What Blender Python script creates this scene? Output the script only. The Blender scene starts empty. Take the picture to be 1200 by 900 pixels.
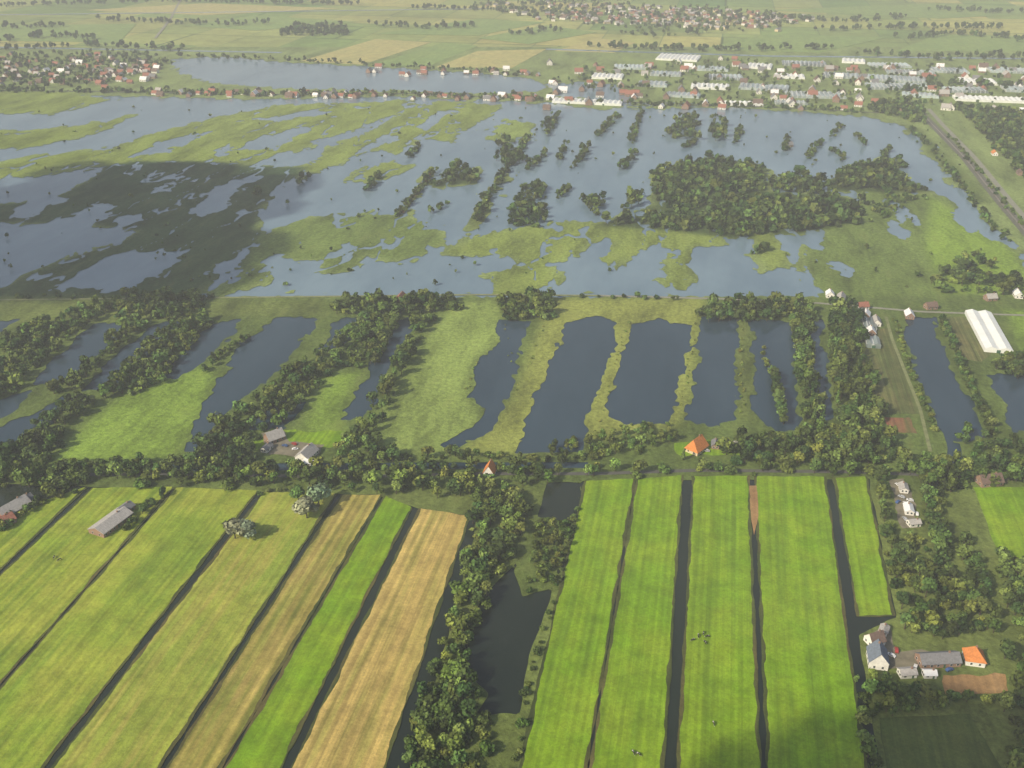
import bpy, bmesh, math, random
import numpy as np
from mathutils import Vector, noise, Matrix
from mathutils.geometry import tessellate_polygon
random.seed(7); rng=np.random.default_rng(7)
S=bpy.context.scene
# ------------------------------------------------------------------ survey
H=350.0; PITCH=math.radians(27.5); F=1152.0
COSP,SINP=math.cos(PITCH),math.sin(PITCH)
def P(u,v):
    """aerial survey point -> map position (metres, on the flat polder)"""
    y=(450-v)/F; t=H/(SINP-y*COSP)
    return (t*(u-600)/F, t*(COSP+y*SINP))
def PP(l): return [P(*q) for q in l]
TH=math.radians(11.53)           # direction of the parcels (clockwise from +Y)
# ------------------------------------------------------------------ materials
def newmat(name):
    m=bpy.data.materials.new(name); m.use_nodes=True
    nt=m.node_tree; b=nt.nodes['Principled BSDF']
    b.inputs['Specular IOR Level'].default_value=0.1
    b.inputs['Roughness'].default_value=0.9
    return m,nt,b
def N(nt,t,**k):
    n=nt.nodes.new(t)
    for a,v in k.items(): setattr(n,a,v)
    return n
def coords(nt,scale=(1,1,1)):
    g=N(nt,'ShaderNodeNewGeometry'); m=N(nt,'ShaderNodeMapping'); m.inputs['Rotation'].default_value=(0,0,TH)
    m2=N(nt,'ShaderNodeMapping'); m2.inputs['Scale'].default_value=scale
    nt.links.new(g.outputs['Position'],m.inputs['Vector']); nt.links.new(m.outputs[0],m2.inputs['Vector'])
    return m2.outputs[0]
def noi(nt,vec,scale,detail=4,rough=.6):
    n=N(nt,'ShaderNodeTexNoise'); n.inputs['Scale'].default_value=scale; n.inputs['Detail'].default_value=min(detail,4)
    n.inputs['Roughness'].default_value=rough
    nt.links.new(vec,n.inputs['Vector']); return n.outputs['Fac']
def remap(nt,s,a,b,c,d):
    n=N(nt,'ShaderNodeMapRange'); 
    for i,v in zip((1,2,3,4),(a,b,c,d)): n.inputs[i].default_value=v
    nt.links.new(s,n.inputs[0]); return n.outputs[0]
def mixc(nt,fac,A,B,mode='MIX'):
    n=N(nt,'ShaderNodeMix',data_type='RGBA',blend_type=mode)
    if isinstance(fac,(int,float)): n.inputs[0].default_value=fac
    else: nt.links.new(fac,n.inputs[0])
    for i,x in ((6,A),(7,B)):
        if isinstance(x,tuple): n.inputs[i].default_value=(*x[:3],1)
        else: nt.links.new(x,n.inputs[i])
    return n.outputs[2]
def scalec(nt,col,f):
    n=N(nt,'ShaderNodeVectorMath',operation='SCALE')
    if isinstance(col,tuple): n.inputs[0].default_value=col[:3]
    else: nt.links.new(col,n.inputs[0])
    nt.links.new(f,n.inputs['Scale']); return n.outputs[0]
def bump(nt,b,h,strength=.4,dist=.3):
    n=N(nt,'ShaderNodeBump'); n.inputs['Strength'].default_value=strength; n.inputs['Distance'].default_value=dist
    nt.links.new(h,n.inputs['Height']); nt.links.new(n.outputs[0],b.inputs['Normal'])

def field_mat(name,c1,c2,c3,stripe=.12,period=.3,patch=.5,swath=.05,sw=.075):
    m,nt,b=newmat(name)
    v=coords(nt); vs=coords(nt,(1,.07,1)); vl=coords(nt,(1,.008,1))
    big=remap(nt,noi(nt,v,.02,4,.7),.38,.62,0,1)
    col=mixc(nt,big,c1,c2)
    st=remap(nt,noi(nt,vs,.16,3,.6),.46,.66,0,patch)
    col=mixc(nt,st,col,c3)
    k=remap(nt,noi(nt,vl,period,3,.75),.32,.68,1-stripe,1+stripe)
    col=scalec(nt,col,k)
    w=N(nt,'ShaderNodeTexWave',wave_type='BANDS',bands_direction='X'); w.inputs['Scale'].default_value=sw; w.inputs['Distortion'].default_value=.6
    w.inputs['Detail'].default_value=1; nt.links.new(vl,w.inputs['Vector'])
    col=scalec(nt,col,remap(nt,w.outputs['Fac'],.2,.8,1-swath,1+swath))
    fine=noi(nt,v,.7,4,.8)
    col=scalec(nt,col,remap(nt,fine,.3,.7,.74,1.26))
    mid=noi(nt,v,.07,4,.75)
    col=scalec(nt,col,remap(nt,mid,.3,.7,.74,1.2))
    nt.links.new(col,b.inputs['Base Color']); bump(nt,b,fine,.5,.4)
    return m
M_GR =field_mat('grass_bright',(.165,.30,.012),(.225,.33,.020),(.115,.21,.016),.17,.35,.6)
M_LIME=field_mat('grass_lime',(.225,.315,.030),(.31,.345,.048),(.15,.235,.026),.17,.3,.8)
M_LIME2=field_mat('grass_yellowish',(.29,.33,.05),(.22,.29,.04),(.36,.32,.075),.18,.3,.8)
M_OLV=field_mat('mown_olive',(.31,.27,.065),(.38,.30,.09),(.19,.22,.04),.24,.3,.85,.10,.06)
M_TAN=field_mat('hay_stubble',(.50,.375,.12),(.42,.31,.10),(.28,.255,.065),.24,.3,.85,.09,.06)
M_DIRT=field_mat('bare_soil',(.33,.19,.08),(.37,.23,.10),(.24,.16,.08),.1,.2,.5)
M_DARKG=field_mat('dark_pasture',(.07,.11,.025),(.10,.13,.03),(.05,.08,.02),.15,.3,.6)
M_ALLOT=field_mat('allotment_soil',(.11,.13,.045),(.17,.16,.065),(.07,.11,.03),.4,.6,.7)
M_RED=field_mat('red_soil',(.24,.10,.06),(.20,.13,.06),(.10,.14,.04),.2,.5,.7)
M_FARY=field_mat('far_straw',(.44,.40,.15),(.39,.38,.14),(.46,.41,.17),.06,.03,.6)
M_FARG=field_mat('far_grass',(.20,.30,.09),(.25,.34,.10),(.18,.26,.08),.06,.03,.6)
M_BANK=field_mat('ditch_bank',(.05,.07,.02),(.09,.105,.03),(.13,.10,.04),.15,.4,.7)

def attr_land():
    m,nt,b=newmat('marsh_land')
    a=N(nt,'ShaderNodeAttribute',attribute_name='tint')
    v=coords(nt); vs=coords(nt,(1,.3,1))
    n1=noi(nt,vs,.03,4,.78); col=scalec(nt,a.outputs['Color'],remap(nt,n1,.33,.67,.55,1.4))
    n2=noi(nt,v,.3,4,.8); col=scalec(nt,col,remap(nt,n2,.32,.68,.58,1.32))
    brown=remap(nt,noi(nt,vs,.06,4,.7),.54,.68,0,.5)
    col=mixc(nt,brown,col,mixc(nt,.6,a.outputs['Color'],(.13,.125,.045)))
    nt.links.new(col,b.inputs['Base Color']); bump(nt,b,n2,.8,1.0)
    return m
M_LAND=attr_land()

m,nt,b=newmat('polder_ground')
v=coords(nt)
def brick(sx,sy,off,ms):
    bt=N(nt,'ShaderNodeTexBrick'); bt.offset=off; bt.squash=1
    bt.inputs['Scale'].default_value=1; bt.inputs['Brick Width'].default_value=sx; bt.inputs['Row Height'].default_value=sy
    bt.inputs['Mortar Size'].default_value=ms; bt.inputs['Mortar Smooth'].default_value=.6
    nt.links.new(v,bt.inputs['Vector']); return bt
b1=brick(140,430,.35,1.8); b1.inputs['Color1'].default_value=(.16,.26,.07,1); b1.inputs['Color2'].default_value=(.38,.38,.13,1); b1.inputs['Mortar'].default_value=(.14,.20,.08,1)
b2=brick(900,210,.4,5); b2.inputs['Color1'].default_value=(.72,.86,.8,1); b2.inputs['Color2'].default_value=(1.25,1.13,1.1,1); b2.inputs['Mortar'].default_value=(.4,.5,.45,1)
col=mixc(nt,1.0,b1.outputs['Color'],b2.outputs['Color'],'MULTIPLY')
n1=noi(nt,v,.003,4,.6); col=scalec(nt,col,remap(nt,n1,.3,.7,.75,1.25))
n2=noi(nt,v,.03,4,.8); col=scalec(nt,col,remap(nt,n2,.3,.7,.72,1.25))
nt.links.new(col,b.inputs['Base Color']); M_GROUND=m

def water_mat(name,c1,c2,rough=.16):
    m,nt,b=newmat(name); v=coords(nt); vs=coords(nt,(1,.35,1))
    col=mixc(nt,remap(nt,noi(nt,vs,.012,4,.65),.35,.65,0,1),c1,c2)
    nt.links.new(col,b.inputs['Base Color'])
    b.inputs['Roughness'].default_value=rough; b.inputs['Specular IOR Level'].default_value=.55; b.inputs['IOR'].default_value=1.34
    bump(nt,b,noi(nt,v,.6,3,.6),.35,.15); return m
M_WATER=water_mat('lake_water',(.125,.190,.250),(.185,.265,.325))  # pale base colours carry painted sky reflection
M_POOL=water_mat('peat_pool_water',(.022,.044,.066),(.038,.066,.092),.12)
M_DITCH=water_mat('ditch_water',(.012,.019,.014),(.024,.033,.022),.14)

def simple(name,c,rough=.8,var=.15,scale=.6,spec=.2,metal=0):
    m,nt,b=newmat(name); v=coords(nt)
    nt.links.new(scalec(nt,tuple(c),remap(nt,noi(nt,v,scale,4,.7),.3,.7,1-var,1+var)),b.inputs['Base Color'])
    b.inputs['Roughness'].default_value=rough; b.inputs['Specular IOR Level'].default_value=spec; b.inputs['Metallic'].default_value=metal
    return m
def tiles(name,c):
    m,nt,b=newmat(name); v=coords(nt)
    w=N(nt,'ShaderNodeTexWave',bands_direction='Z'); w.inputs['Scale'].default_value=.9; w.inputs['Distortion'].default_value=.5
    g=N(nt,'ShaderNodeNewGeometry'); nt.links.new(g.outputs['Position'],w.inputs['Vector'])
    col=scalec(nt,tuple(c),remap(nt,noi(nt,v,.9,4,.7),.3,.7,.75,1.2)); col=scalec(nt,col,remap(nt,w.outputs['Fac'],0,1,.88,1.08))
    nt.links.new(col,b.inputs['Base Color']); return m
R_OR=tiles('roof_orange_tiles',(.62,.23,.07)); R_RED=tiles('roof_red_tiles',(.32,.14,.10)); R_BR=tiles('roof_brown_tiles',(.17,.12,.10))
R_GR=tiles('roof_grey_slate',(.20,.20,.21)); R_LG=tiles('roof_fibre_cement',(.42,.40,.38)); R_BL=tiles('roof_blue_slate',(.16,.19,.24)); R_WH=simple('roof_white_sheet',(.8,.8,.8),.5,.06)
W_WH=simple('wall_white_render',(.75,.73,.68)); W_BR=simple('wall_brick',(.28,.18,.13)); W_CR=simple('wall_cream',(.6,.5,.32))
M_GLASS=simple('window_glass',(.03,.04,.05),.1,.1,.6,.5); M_FRAME=simple('window_frame',(.75,.75,.72)); M_DOOR=simple('door_green',(.05,.12,.07))
M_ASPH=simple('asphalt',(.10,.10,.09),.9,.15,.3); M_LROAD=simple('concrete_road',(.25,.25,.2),.9,.2,.3); M_TRACK=simple('grassy_track',(.20,.22,.10),.9,.3,.2); M_GRAV=simple('gravel_yard',(.19,.17,.12),.9,.35,.15)
M_BALL=simple('rail_ballast',(.13,.13,.10),.9,.2,.3)
M_STEEL=simple('rail_steel',(.3,.25,.2),.5,.1,.6,.5,.5)
m,nt,b=newmat('greenhouse_glass'); v=coords(nt)
w=N(nt,'ShaderNodeTexWave',bands_direction='X'); w.inputs['Scale'].default_value=.04; w.inputs['Distortion'].default_value=0; nt.links.new(v,w.inputs['Vector'])
nt.links.new(mixc(nt,remap(nt,w.outputs['Fac'],.75,.95,0,1),scalec(nt,(.30,.36,.36),remap(nt,noi(nt,v,.012,3,.6),.38,.62,.4,1.6)),(.48,.51,.5)),b.inputs['Base Color'])
b.inputs['Roughness'].default_value=.3; b.inputs['Specular IOR Level'].default_value=.5; M_GH=m
M_GHW=simple('greenhouse_white_chalk',(.8,.82,.8),.5,.08,.1)

m,nt,b=newmat('foliage'); a=N(nt,'ShaderNodeAttribute',attribute_name='tint')
nt.links.new(a.outputs['Color'],b.inputs['Base Color']); b.inputs['Roughness'].default_value=.85; M_FOL=m
# ------------------------------------------------------------------ mesh helpers
def link(o): S.collection.objects.link(o); return o
def mesh_np(name,V,Q,mat,col=None,k=4):
    me=bpy.data.meshes.new(name); V=np.asarray(V,np.float32); Q=np.asarray(Q,np.int32)
    me.vertices.add(len(V)); me.vertices.foreach_set('co',V.ravel())
    me.loops.add(Q.size); me.loops.foreach_set('vertex_index',Q.ravel())
    me.polygons.add(len(Q)); me.polygons.foreach_set('loop_start',np.arange(0,Q.size,k,dtype=np.int32))
    me.update(calc_edges=True)
    if col is not None:
        at=me.color_attributes.new('tint','FLOAT_COLOR','POINT')
        c=np.ones((len(V),4),np.float32); c[:,:3]=col; at.data.foreach_set('color',c.ravel())
    me.materials.append(mat); return link(bpy.data.objects.new(name,me))
def sheet(name,pts,z,mat,skirt=.3):
    n=len(pts); tri=tessellate_polygon([[Vector((x,y,0)) for x,y in pts]])
    V=[(x,y,z) for x,y in pts]+[(x,y,z-skirt) for x,y in pts]
    Fc=[]
    for t in tri:
        a,b,c=[Vector(V[i]) for i in t]
        Fc.append(tuple(t) if (b-a).cross(c-a).z>0 else tuple(reversed(t)))
    Fc+=[(i,(i+1)%n,(i+1)%n+n,i+n) for i in range(n)]
    me=bpy.data.meshes.new(name); me.from_pydata(V,[],Fc); me.materials.append(mat); me.update()
    return link(bpy.data.objects.new(name,me))
def rough_poly(pts,step=9,amp=.5,seed=0):
    out=[]
    for i,(a,b) in enumerate(zip(pts,pts[1:]+pts[:1])):
        L=math.dist(a,b); k=max(1,int(L/step))
        for j in range(k):
            f=j/k; x=a[0]+(b[0]-a[0])*f; y=a[1]+(b[1]-a[1])*f
            nx,ny=-(b[1]-a[1])/max(L,1e-6),(b[0]-a[0])/max(L,1e-6)
            d=amp*2*noise.noise(Vector((x*.06+seed,y*.06,seed)))+amp*noise.noise(Vector((x*.25,y*.25,seed)))
            out.append((x+nx*d,y+ny*d))
    return out
def ribbon(name,px,width,z,mat,skirt=.1):
    p=[Vector(q) for q in PP(px)]; L=[];R=[]
    for i,q in enumerate(p):
        d=(p[min(i+1,len(p)-1)]-p[max(i-1,0)]).normalized(); n=Vector((-d.y,d.x))*width/2
        L.append(tuple(q+n)); R.append(tuple(q-n))
    return sheet(name,L+R[::-1],z,mat,skirt)
def sdf(poly,X,Y):
    d=np.full(X.shape,1e18); ins=np.zeros(X.shape,bool); n=len(poly)
    for i in range(n):
        x1,y1=poly[i]; x2,y2=poly[(i+1)%n]; ex,ey=x2-x1,y2-y1; wx,wy=X-x1,Y-y1
        t=np.clip((wx*ex+wy*ey)/(ex*ex+ey*ey+1e-9),0,1); d=np.minimum(d,(wx-t*ex)**2+(wy-t*ey)**2)
        c=((y1>Y)!=(y2>Y)); 
        with np.errstate(divide='ignore',invalid='ignore'):
            xi=(x2-x1)*(Y-y1)/((y2-y1) if y2!=y1 else 1e-9)+x1
        ins^=(c&(X<xi))
    return np.where(ins,1,-1)*np.sqrt(d)
# ------------------------------------------------------------------ ground + water
G=30000
mesh_np('ground',[(-G,-G/3,0),(G,-G/3,0),(G,G*2,0),(-G,G*2,0)],[(0,1,2,3)],M_GROUND)
Y1=P(600,556)[1]; Y2=P(600,353)[1]
for nm,ya,yb,mt in (('ditch_water',200,Y1,M_DITCH),('pool_water',Y1,Y2,M_POOL),('lake_water',Y2,2320,M_WATER)):
    mesh_np(nm,[(-1300,ya,.15),(1300,ya,.15),(1300,yb,.15),(-1300,yb,.15)],[(0,1,2,3)],mt)
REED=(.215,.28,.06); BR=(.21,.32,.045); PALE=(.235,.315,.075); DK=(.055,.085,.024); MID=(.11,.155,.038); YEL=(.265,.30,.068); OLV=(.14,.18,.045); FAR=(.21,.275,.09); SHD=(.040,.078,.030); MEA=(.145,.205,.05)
OPS=[
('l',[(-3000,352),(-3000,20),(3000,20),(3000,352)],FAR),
('w',[(-400,118),(0,112),(90,112),(150,113),(300,116),(480,113),(640,121),(700,128),(860,126),(1010,136),(1072,150),(1110,190),(1140,240),(1205,305),(1260,350),(-500,350),(-500,118)],None),
('w',[(198,70),(260,66),(350,74),(450,79),(560,86),(625,92),(650,103),(600,111),(520,109),(450,107),(330,104),(240,97),(210,85)],None),
('w',[(640,98),(700,95),(745,108),(745,124),(690,117),(650,113)],None),
('l',[(-300,105),(80,108),(130,118),(60,133),(-300,136)],REED),
('l',[(-300,163),(40,152),(100,147),(150,135),(135,150),(85,162),(40,173),(-300,185)],REED),
('l',[(-300,196),(0,192),(50,181),(120,177),(150,165),(200,151),(260,137),(330,123),(420,121),(485,117),(470,131),(425,150),(385,160),(350,175),(300,191),(240,192),(180,190),(100,197),(40,208),(-300,214)],REED),
('w',[(150,184),(200,162),(240,156),(200,180)],None),('w',[(258,180),(330,152),(372,146),(330,172)],None),('w',[(60,178),(110,165),(120,168),(80,180)],None),
('w',[(300,140),(370,128),(390,131),(330,144)],None),
('l',[(345,200),(400,167),(450,150),(478,126),(520,119),(592,124),(572,136),(522,166),(492,160),(470,180),(432,172),(402,190),(372,203)],REED),
('w',[(410,182),(450,160),(468,161),(430,180)],None),('w',[(480,150),(510,130),(530,130),(500,152)],None),
('l',[(568,163),(590,139),(622,144),(622,156),(600,166)],PALE),
('l',[(412,214),(430,196),(462,189),(482,195),(452,210),(430,216)],REED),
('l',[(-400,352),(0,338),(60,310),(130,288),(160,272),(100,262),(40,262),(0,262),(-50,262),(0,240),(60,235),(100,215),(120,196),(160,189),(230,190),(300,195),(360,196),(340,215),(305,240),(300,270),(340,290),(300,308),(255,328),(230,352)],SHD),  # cloud shade is also put into this island's dark colour
('w',[(-300,305),(0,290),(30,268),(120,236),(142,240),(105,268),(60,290),(0,322),(-300,335)],None),
('w',[(55,342),(120,303),(170,291),(218,292),(192,322),(150,342)],None),
('w',[(222,252),(235,232),(272,212),(305,208),(288,226),(262,245),(235,256)],None),
('w',[(0,255),(60,226),(82,232),(30,256)],None),('w',[(170,228),(215,206),(240,206),(200,226)],None),('w',[(130,262),(150,250),(168,253),(150,266)],None),
('w',[(240,320),(280,296),(310,290),(300,305),(262,325)],None),
('w',[(0,225),(50,212),(80,212),(30,226)],None),
('l',[(300,280),(340,260),(385,253),(440,250),(505,263),(522,284),(492,301),(455,306),(430,298),(405,320),(380,318),(370,306),(320,302),(310,330),(260,348),(245,345),(285,318)],MEA),
('w',[(380,300),(400,288),(418,290),(400,304)],None),
('l',[(522,297),(560,276),(640,262),(700,261),(850,266),(846,286),(812,289),(806,341),(778,343),(784,292),(764,286),(742,302),(712,311),(698,306),(722,285),(690,284),(672,300),(660,306),(618,312),(600,301),(560,301)],REED),
('l',[(578,318),(640,308),(655,328),(625,346),(575,348)],REED),
('l',[(655,272),(672,270),(668,300),(658,302)],REED),
('l',[(700,265),(768,240),(768,205),(830,184),(892,194),(902,225),(960,229),(1010,235),(1012,265),(870,282),(790,272)],DK),
('l',[(963,217),(1000,195),(1050,184),(1062,212),(1092,225),(1040,229),(980,224)],DK),
('l',[(940,290),(985,262),(1010,225),(1110,229),(1140,258),(1190,298),(1230,352),(958,352),(950,322)],MEA),
('l',[(1090,232),(1140,258),(1190,298),(1215,345),(1110,345),(1085,290)],BR),
('w',[(1040,235),(1058,238),(1072,280),(1045,278)],None),('w',[(1098,238),(1145,248),(1182,288),(1150,276),(1120,262)],None),('w',[(975,310),(1000,305),(1010,320),(985,325)],None),
('l',[(880,273),(903,274),(926,300),(905,320),(890,300)],REED),
('l',[(1060,150),(1075,150),(1130,200),(1160,235),(1145,240),(1108,200)],MID),
('l',[(463,257),(505,200),(512,201),(470,258)],OLV),('l',[(550,268),(618,160),(624,161),(560,268)],OLV),('l',[(497,215),(555,198),(560,215),(505,220)],DK),
('l',[(-500,348),(1300,348),(1300,574),(-500,574)],MID),
('l',[(0,350),(380,352),(380,370),(240,372),(0,385)],OLV),
('l',[(445,532),(448,480),(500,400),(530,358),(582,350),(592,392),(560,420),(545,470),(562,490),(515,535)],PALE),
('l',[(68,538),(100,500),(160,450),(240,430),(252,445),(232,490),(205,535),(140,542)],BR),
('l',[(355,505),(385,440),(418,438),(402,480),(400,505),(380,525)],BR),
('l',[(540,532),(600,470),(640,370),(820,355),(820,385),(806,480),(790,500),(700,515),(600,534)],YEL),
('l',[(620,350),(820,350),(820,370),(650,370)],YEL),
('l',[(860,380),(880,380),(880,492),(860,492)],OLV),
('l',[(1180,365),(1260,365),(1260,430),(1200,420)],BR),
('w',[(35,452),(60,424),(110,380),(148,376),(135,400),(90,436),(62,452)],None),
('w',[(98,458),(125,425),(180,380),(215,376),(200,396),(160,430),(122,460)],None),
('w',[(193,442),(200,424),(250,380),(282,375),(275,390),(232,430),(205,443)],None),
('w',[(215,530),(226,500),(240,470),(268,430),(285,398),(325,372),(372,371),(342,418),(302,455),(270,482),(244,512),(232,530)],None),
('w',[(300,502),(320,466),(352,464),(347,485),(332,502)],None),
('w',[(372,412),(398,373),(435,371),(422,396),(392,408)],None),
('w',[(402,492),(425,450),(468,372),(487,372),(452,440),(430,492)],None),
('w',[(514,522),(545,505),(572,480),(550,466),(562,420),(588,400),(582,374),(622,378),(610,410),(602,440),(590,482),(560,512),(530,530)],None),
('w',[(604,532),(625,470),(645,430),(662,378),(700,370),(723,378),(716,420),(692,480),(682,530)],None),
('w',[(710,489),(722,440),(742,380),(775,374),(809,383),(802,430),(786,497),(750,499)],None),
('w',[(803,492),(814,440),(820,372),(863,371),(864,494),(830,499)],None),
('w',[(884,485),(880,375),(925,378),(932,420),(938,505),(910,508)],None),
('w',[(945,375),(962,375),(978,505),(962,512),(946,440)],None),
('w',[(1057,373),(1094,373),(1112,420),(1152,514),(1110,520),(1090,480),(1070,430)],None),
('w',[(1110,520),(1125,520),(1130,560),(1178,700),(1160,700),(1108,580)],None),
('w',[(1085,560),(1100,560),(1130,680),(1115,690)],None),
('w',[(1160,442),(1230,425),(1260,500),(1188,507)],None),
('w',[(-200,530),(0,500),(40,485),(76,464),(82,480),(40,515),(0,527),(-200,560)],None),
('w',[(-100,385),(0,376),(22,374),(0,390),(-100,410)],None),('w',[(-100,480),(0,470),(42,454),(22,480),(0,490),(-100,510)],None),
('w',[(190,545),(420,543),(690,542),(690,549),(420,551),(190,553)],None),
('l',[(-700,574),(1400,574),(1600,1010),(-700,1010)],OLV),
('w',[(-900,1020),(-120,672),(0,568),(205,574),(306,578),(400,580),(450,583),(487,596),(556,606),(430,1020)],None),
('w',[(683,564),(585,1020),(1050,1020),(1006,745),(1050,724),(1018,562)],None),
('w',[(640,566),(682,566),(664,640),(645,700),(620,770),(608,838),(560,838),(528,805),(548,745),(565,700),(605,660),(628,620)],None),
('w',[(553,607),(562,600),(500,840),(455,1000),(440,1000)],None),
('l',[(628,606),(662,612),(668,640),(645,690),(612,700),(603,670)],MID),
('l',[(528,800),(548,790),(575,815),(560,835),(530,835)],MID),
]
WOPS=[(k,PP(p),c) for k,p,c in OPS]
def landgrid(x0,x1,y0,y1,c,z,name):
    xs=np.arange(x0,x1+.01,c); ys=np.arange(y0,y1+.01,c); X,Y=np.meshgrid(xs,ys)
    f=np.full(X.shape,60.0); C=np.empty(X.shape+(3,)); C[:]=MID
    for k,p,col in WOPS:
        pa=np.array(p); mg=25
        ix=np.where((xs>pa[:,0].min()-mg)&(xs<pa[:,0].max()+mg))[0]; iy=np.where((ys>pa[:,1].min()-mg)&(ys<pa[:,1].max()+mg))[0]
        if len(ix)==0 or len(iy)==0: continue
        sl=(slice(iy[0],iy[-1]+1),slice(ix[0],ix[-1]+1))
        d=sdf(p,X[sl],Y[sl])
        if k=='w': f[sl]=np.minimum(f[sl],-d)
        else:
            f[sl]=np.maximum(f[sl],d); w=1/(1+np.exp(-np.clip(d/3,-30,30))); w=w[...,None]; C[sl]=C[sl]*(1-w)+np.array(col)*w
    ct,st=math.cos(TH),math.sin(TH)
    for i,j in np.argwhere(np.abs(f)<50).tolist():
        x,y=float(xs[j]),float(ys[i]); a=x*ct-y*st; s=x*st+y*ct
        if y<585: am=1.2; n=noise.noise(Vector((a*.12,s*.06,0)))
        elif y<856:
            am=6; n=noise.noise(Vector((a*.07,s*.035,3)))+.7*noise.noise(Vector((a*.2,s*.12,5)))
        else:
            am=19; n=.12+noise.noise(Vector((a*.045,s*.014,3)))+.7*noise.noise(Vector((a*.1,s*.045,5)))+.4*noise.noise(Vector((a*.25,s*.13,5)))
        f[i,j]+=am*n
        if 885<y<1720 and x<330+(y-1000)*.1 and f[i,j]>0:
            r1=abs(noise.noise(Vector((a*.019,s*.0035,9)))+.25*noise.noise(Vector((a*.08,s*.03,2))))
            f[i,j]=min(f[i,j],(r1-.034)*110)
    ny,nx=f.shape; V=[np.stack([X.ravel(),Y.ravel(),np.full(X.size,z)],1)]; Cc=[C.reshape(-1,3)]
    pos=f>0; s4=pos[:-1,:-1].astype(int)+pos[1:,:-1]+pos[:-1,1:]+pos[1:,1:]
    idx=np.arange(ny*nx).reshape(ny,nx)
    a=s4==4; Q=np.stack([idx[:-1,:-1][a],idx[:-1,1:][a],idx[1:,1:][a],idx[1:,:-1][a]],1)
    ev=[];ec=[];faces=[]; base=ny*nx
    for i,j in np.argwhere((s4>0)&(s4<4)).tolist():
        cs=[(i,j),(i,j+1),(i+1,j+1),(i+1,j)]; poly=[]
        for q in range(4):
            A=cs[q];B=cs[(q+1)%4]; fa,fb=f[A],f[B]
            if fa>0: poly.append((X[A],Y[A],z))
            if (fa>0)!=(fb>0):
                t=fa/(fa-fb); poly.append((X[A]+(X[B]-X[A])*t,Y[A]+(Y[B]-Y[A])*t,z))
        if len(poly)<3: continue
        b0=base+len(ev); ev+=poly; ec+=[C[i,j]]*len(poly)
        for q in range(1,len(poly)-1): faces.append((b0,b0+q,b0+q+1))
    V.append(np.array(ev)); Cc.append(np.array(ec)); V=np.concatenate(V); Cc=np.concatenate(Cc)
    T=np.concatenate([Q[:,[0,1,2]],Q[:,[0,2,3]],np.array(faces)])
    used=np.zeros(len(V),bool); used[T.ravel()]=True; re=np.cumsum(used)-1
    return mesh_np(name,V[used],re[T],M_LAND,Cc[used],3)
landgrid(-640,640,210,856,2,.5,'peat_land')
landgrid(-1300,1300,856,2320,3.5,.5,'marsh_islands')
# ------------------------------------------------------------------ strip fields
def strip(name,Lt,Lb,Rt,Rb,gl,gr,mat,z=.62):
    a,b,c,d=[Vector(P(*q)) for q in (Lt,Lb,Rb,Rt)]
    nl=(b-a).normalized(); nl=Vector((-nl.y,nl.x)); 
    if nl.dot(d-a)<0: nl=-nl
    nr=(c-d).normalized(); nr=Vector((-nr.y,nr.x))
    if nr.dot(a-d)<0: nr=-nr
    def q(e): return [tuple(a+nl*(gl-e)),tuple(b+nl*(gl-e)),tuple(c+nr*(gr-e)),tuple(d+nr*(gr-e))]
    sheet('ditch_bank',rough_poly(q(.25),3,.5,3),z-.08,M_BANK,.5)
    sheet(name,rough_poly(q(-1.2),3,.7,len(name)),z,mat,.1)
def bot(a,b,v=985): return (a[0]+(b[0]-a[0])*(v-a[1])/(b[1]-a[1]),v)
lines={ 'a':((-60,622),(-120,672)),'l0':((105,572),(0,672)),'d1':((205,572),(35,765)),'d2':((306,577),(60,895)),'d3':((397,580),(195,895)),'d4':((449,581),(265,895)),
 'd5':((487,596),(338,895)),'d6':((553,606),(455,895)),'e0':((683,564),(606,895)),'d7':((745,562),(690,895)),'d8':((806,558),(786,895)),'d9':((881,558),(895,895)),'d10':((972,560),(1021,895))}
def SF(n,l,r,gl,gr,mat):
    A=lines[l];B=lines[r]; strip(n,A[0],bot(*A),B[0],bot(*B),gl,gr,mat)
SF('grass_field','a','l0',1,1.5,M_LIME); SF('grass_field','l0','d1',1.5,.7,M_LIME); SF('grass_field','d1','d2',.7,2.0,M_LIME)
SF('grass_field','d2','d3',1.8,1.4,M_LIME2); SF('mown_field','d3','d4',1.4,.7,M_OLV); SF('grass_field','d4','d5',.7,2.2,M_GR); SF('hay_field','d5','d6',2.2,.8,M_TAN)
SF('grass_field','e0','d7',1,.45,M_GR); SF('grass_field','d7','d8',.45,3.0,M_GR); SF('grass_field','d8','d9',3.0,1.6,M_GR); SF('grass_field','d9','d10',1.6,2.3,M_GR)
strip('grass_field',(972,560),(999,722),(1018,560),(1050,722),2.3,1.0,M_GR)
def patch(name,px,mat,z=.66,amp=.5): return sheet(name,rough_poly(PP(px),4,amp,2),z,mat,.1)
patch('grass_field',[(1140,572),(1240,572),(1290,655),(1172,655)],M_GR)
patch('dark_field',[(1030,842),(1135,838),(1172,900),(1190,985),(1050,985)],M_DARKG)
patch('bare_soil_yard',[(1106,793),(1176,791),(1182,812),(1110,815)],M_DIRT,amp=1.2)
patch('farm_yard',[(1014,745),(1040,735),(1052,764),(1100,764),(1105,784),(1045,784),(1020,775)],M_GRAV,amp=2)
patch('farm_yard',[(1042,562),(1062,562),(1078,620),(1056,620)],M_GRAV,amp=2)
patch('allotment',[(1003,388),(1042,385),(1076,470),(1078,486),(1030,486),(1012,430)],M_ALLOT)
patch('allotment',[(1100,372),(1130,372),(1165,412),(1150,425),(1125,420)],M_ALLOT)
patch('red_soil_plot',[(1034,490),(1066,490),(1074,508),(1042,508)],M_RED,amp=2)
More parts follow.
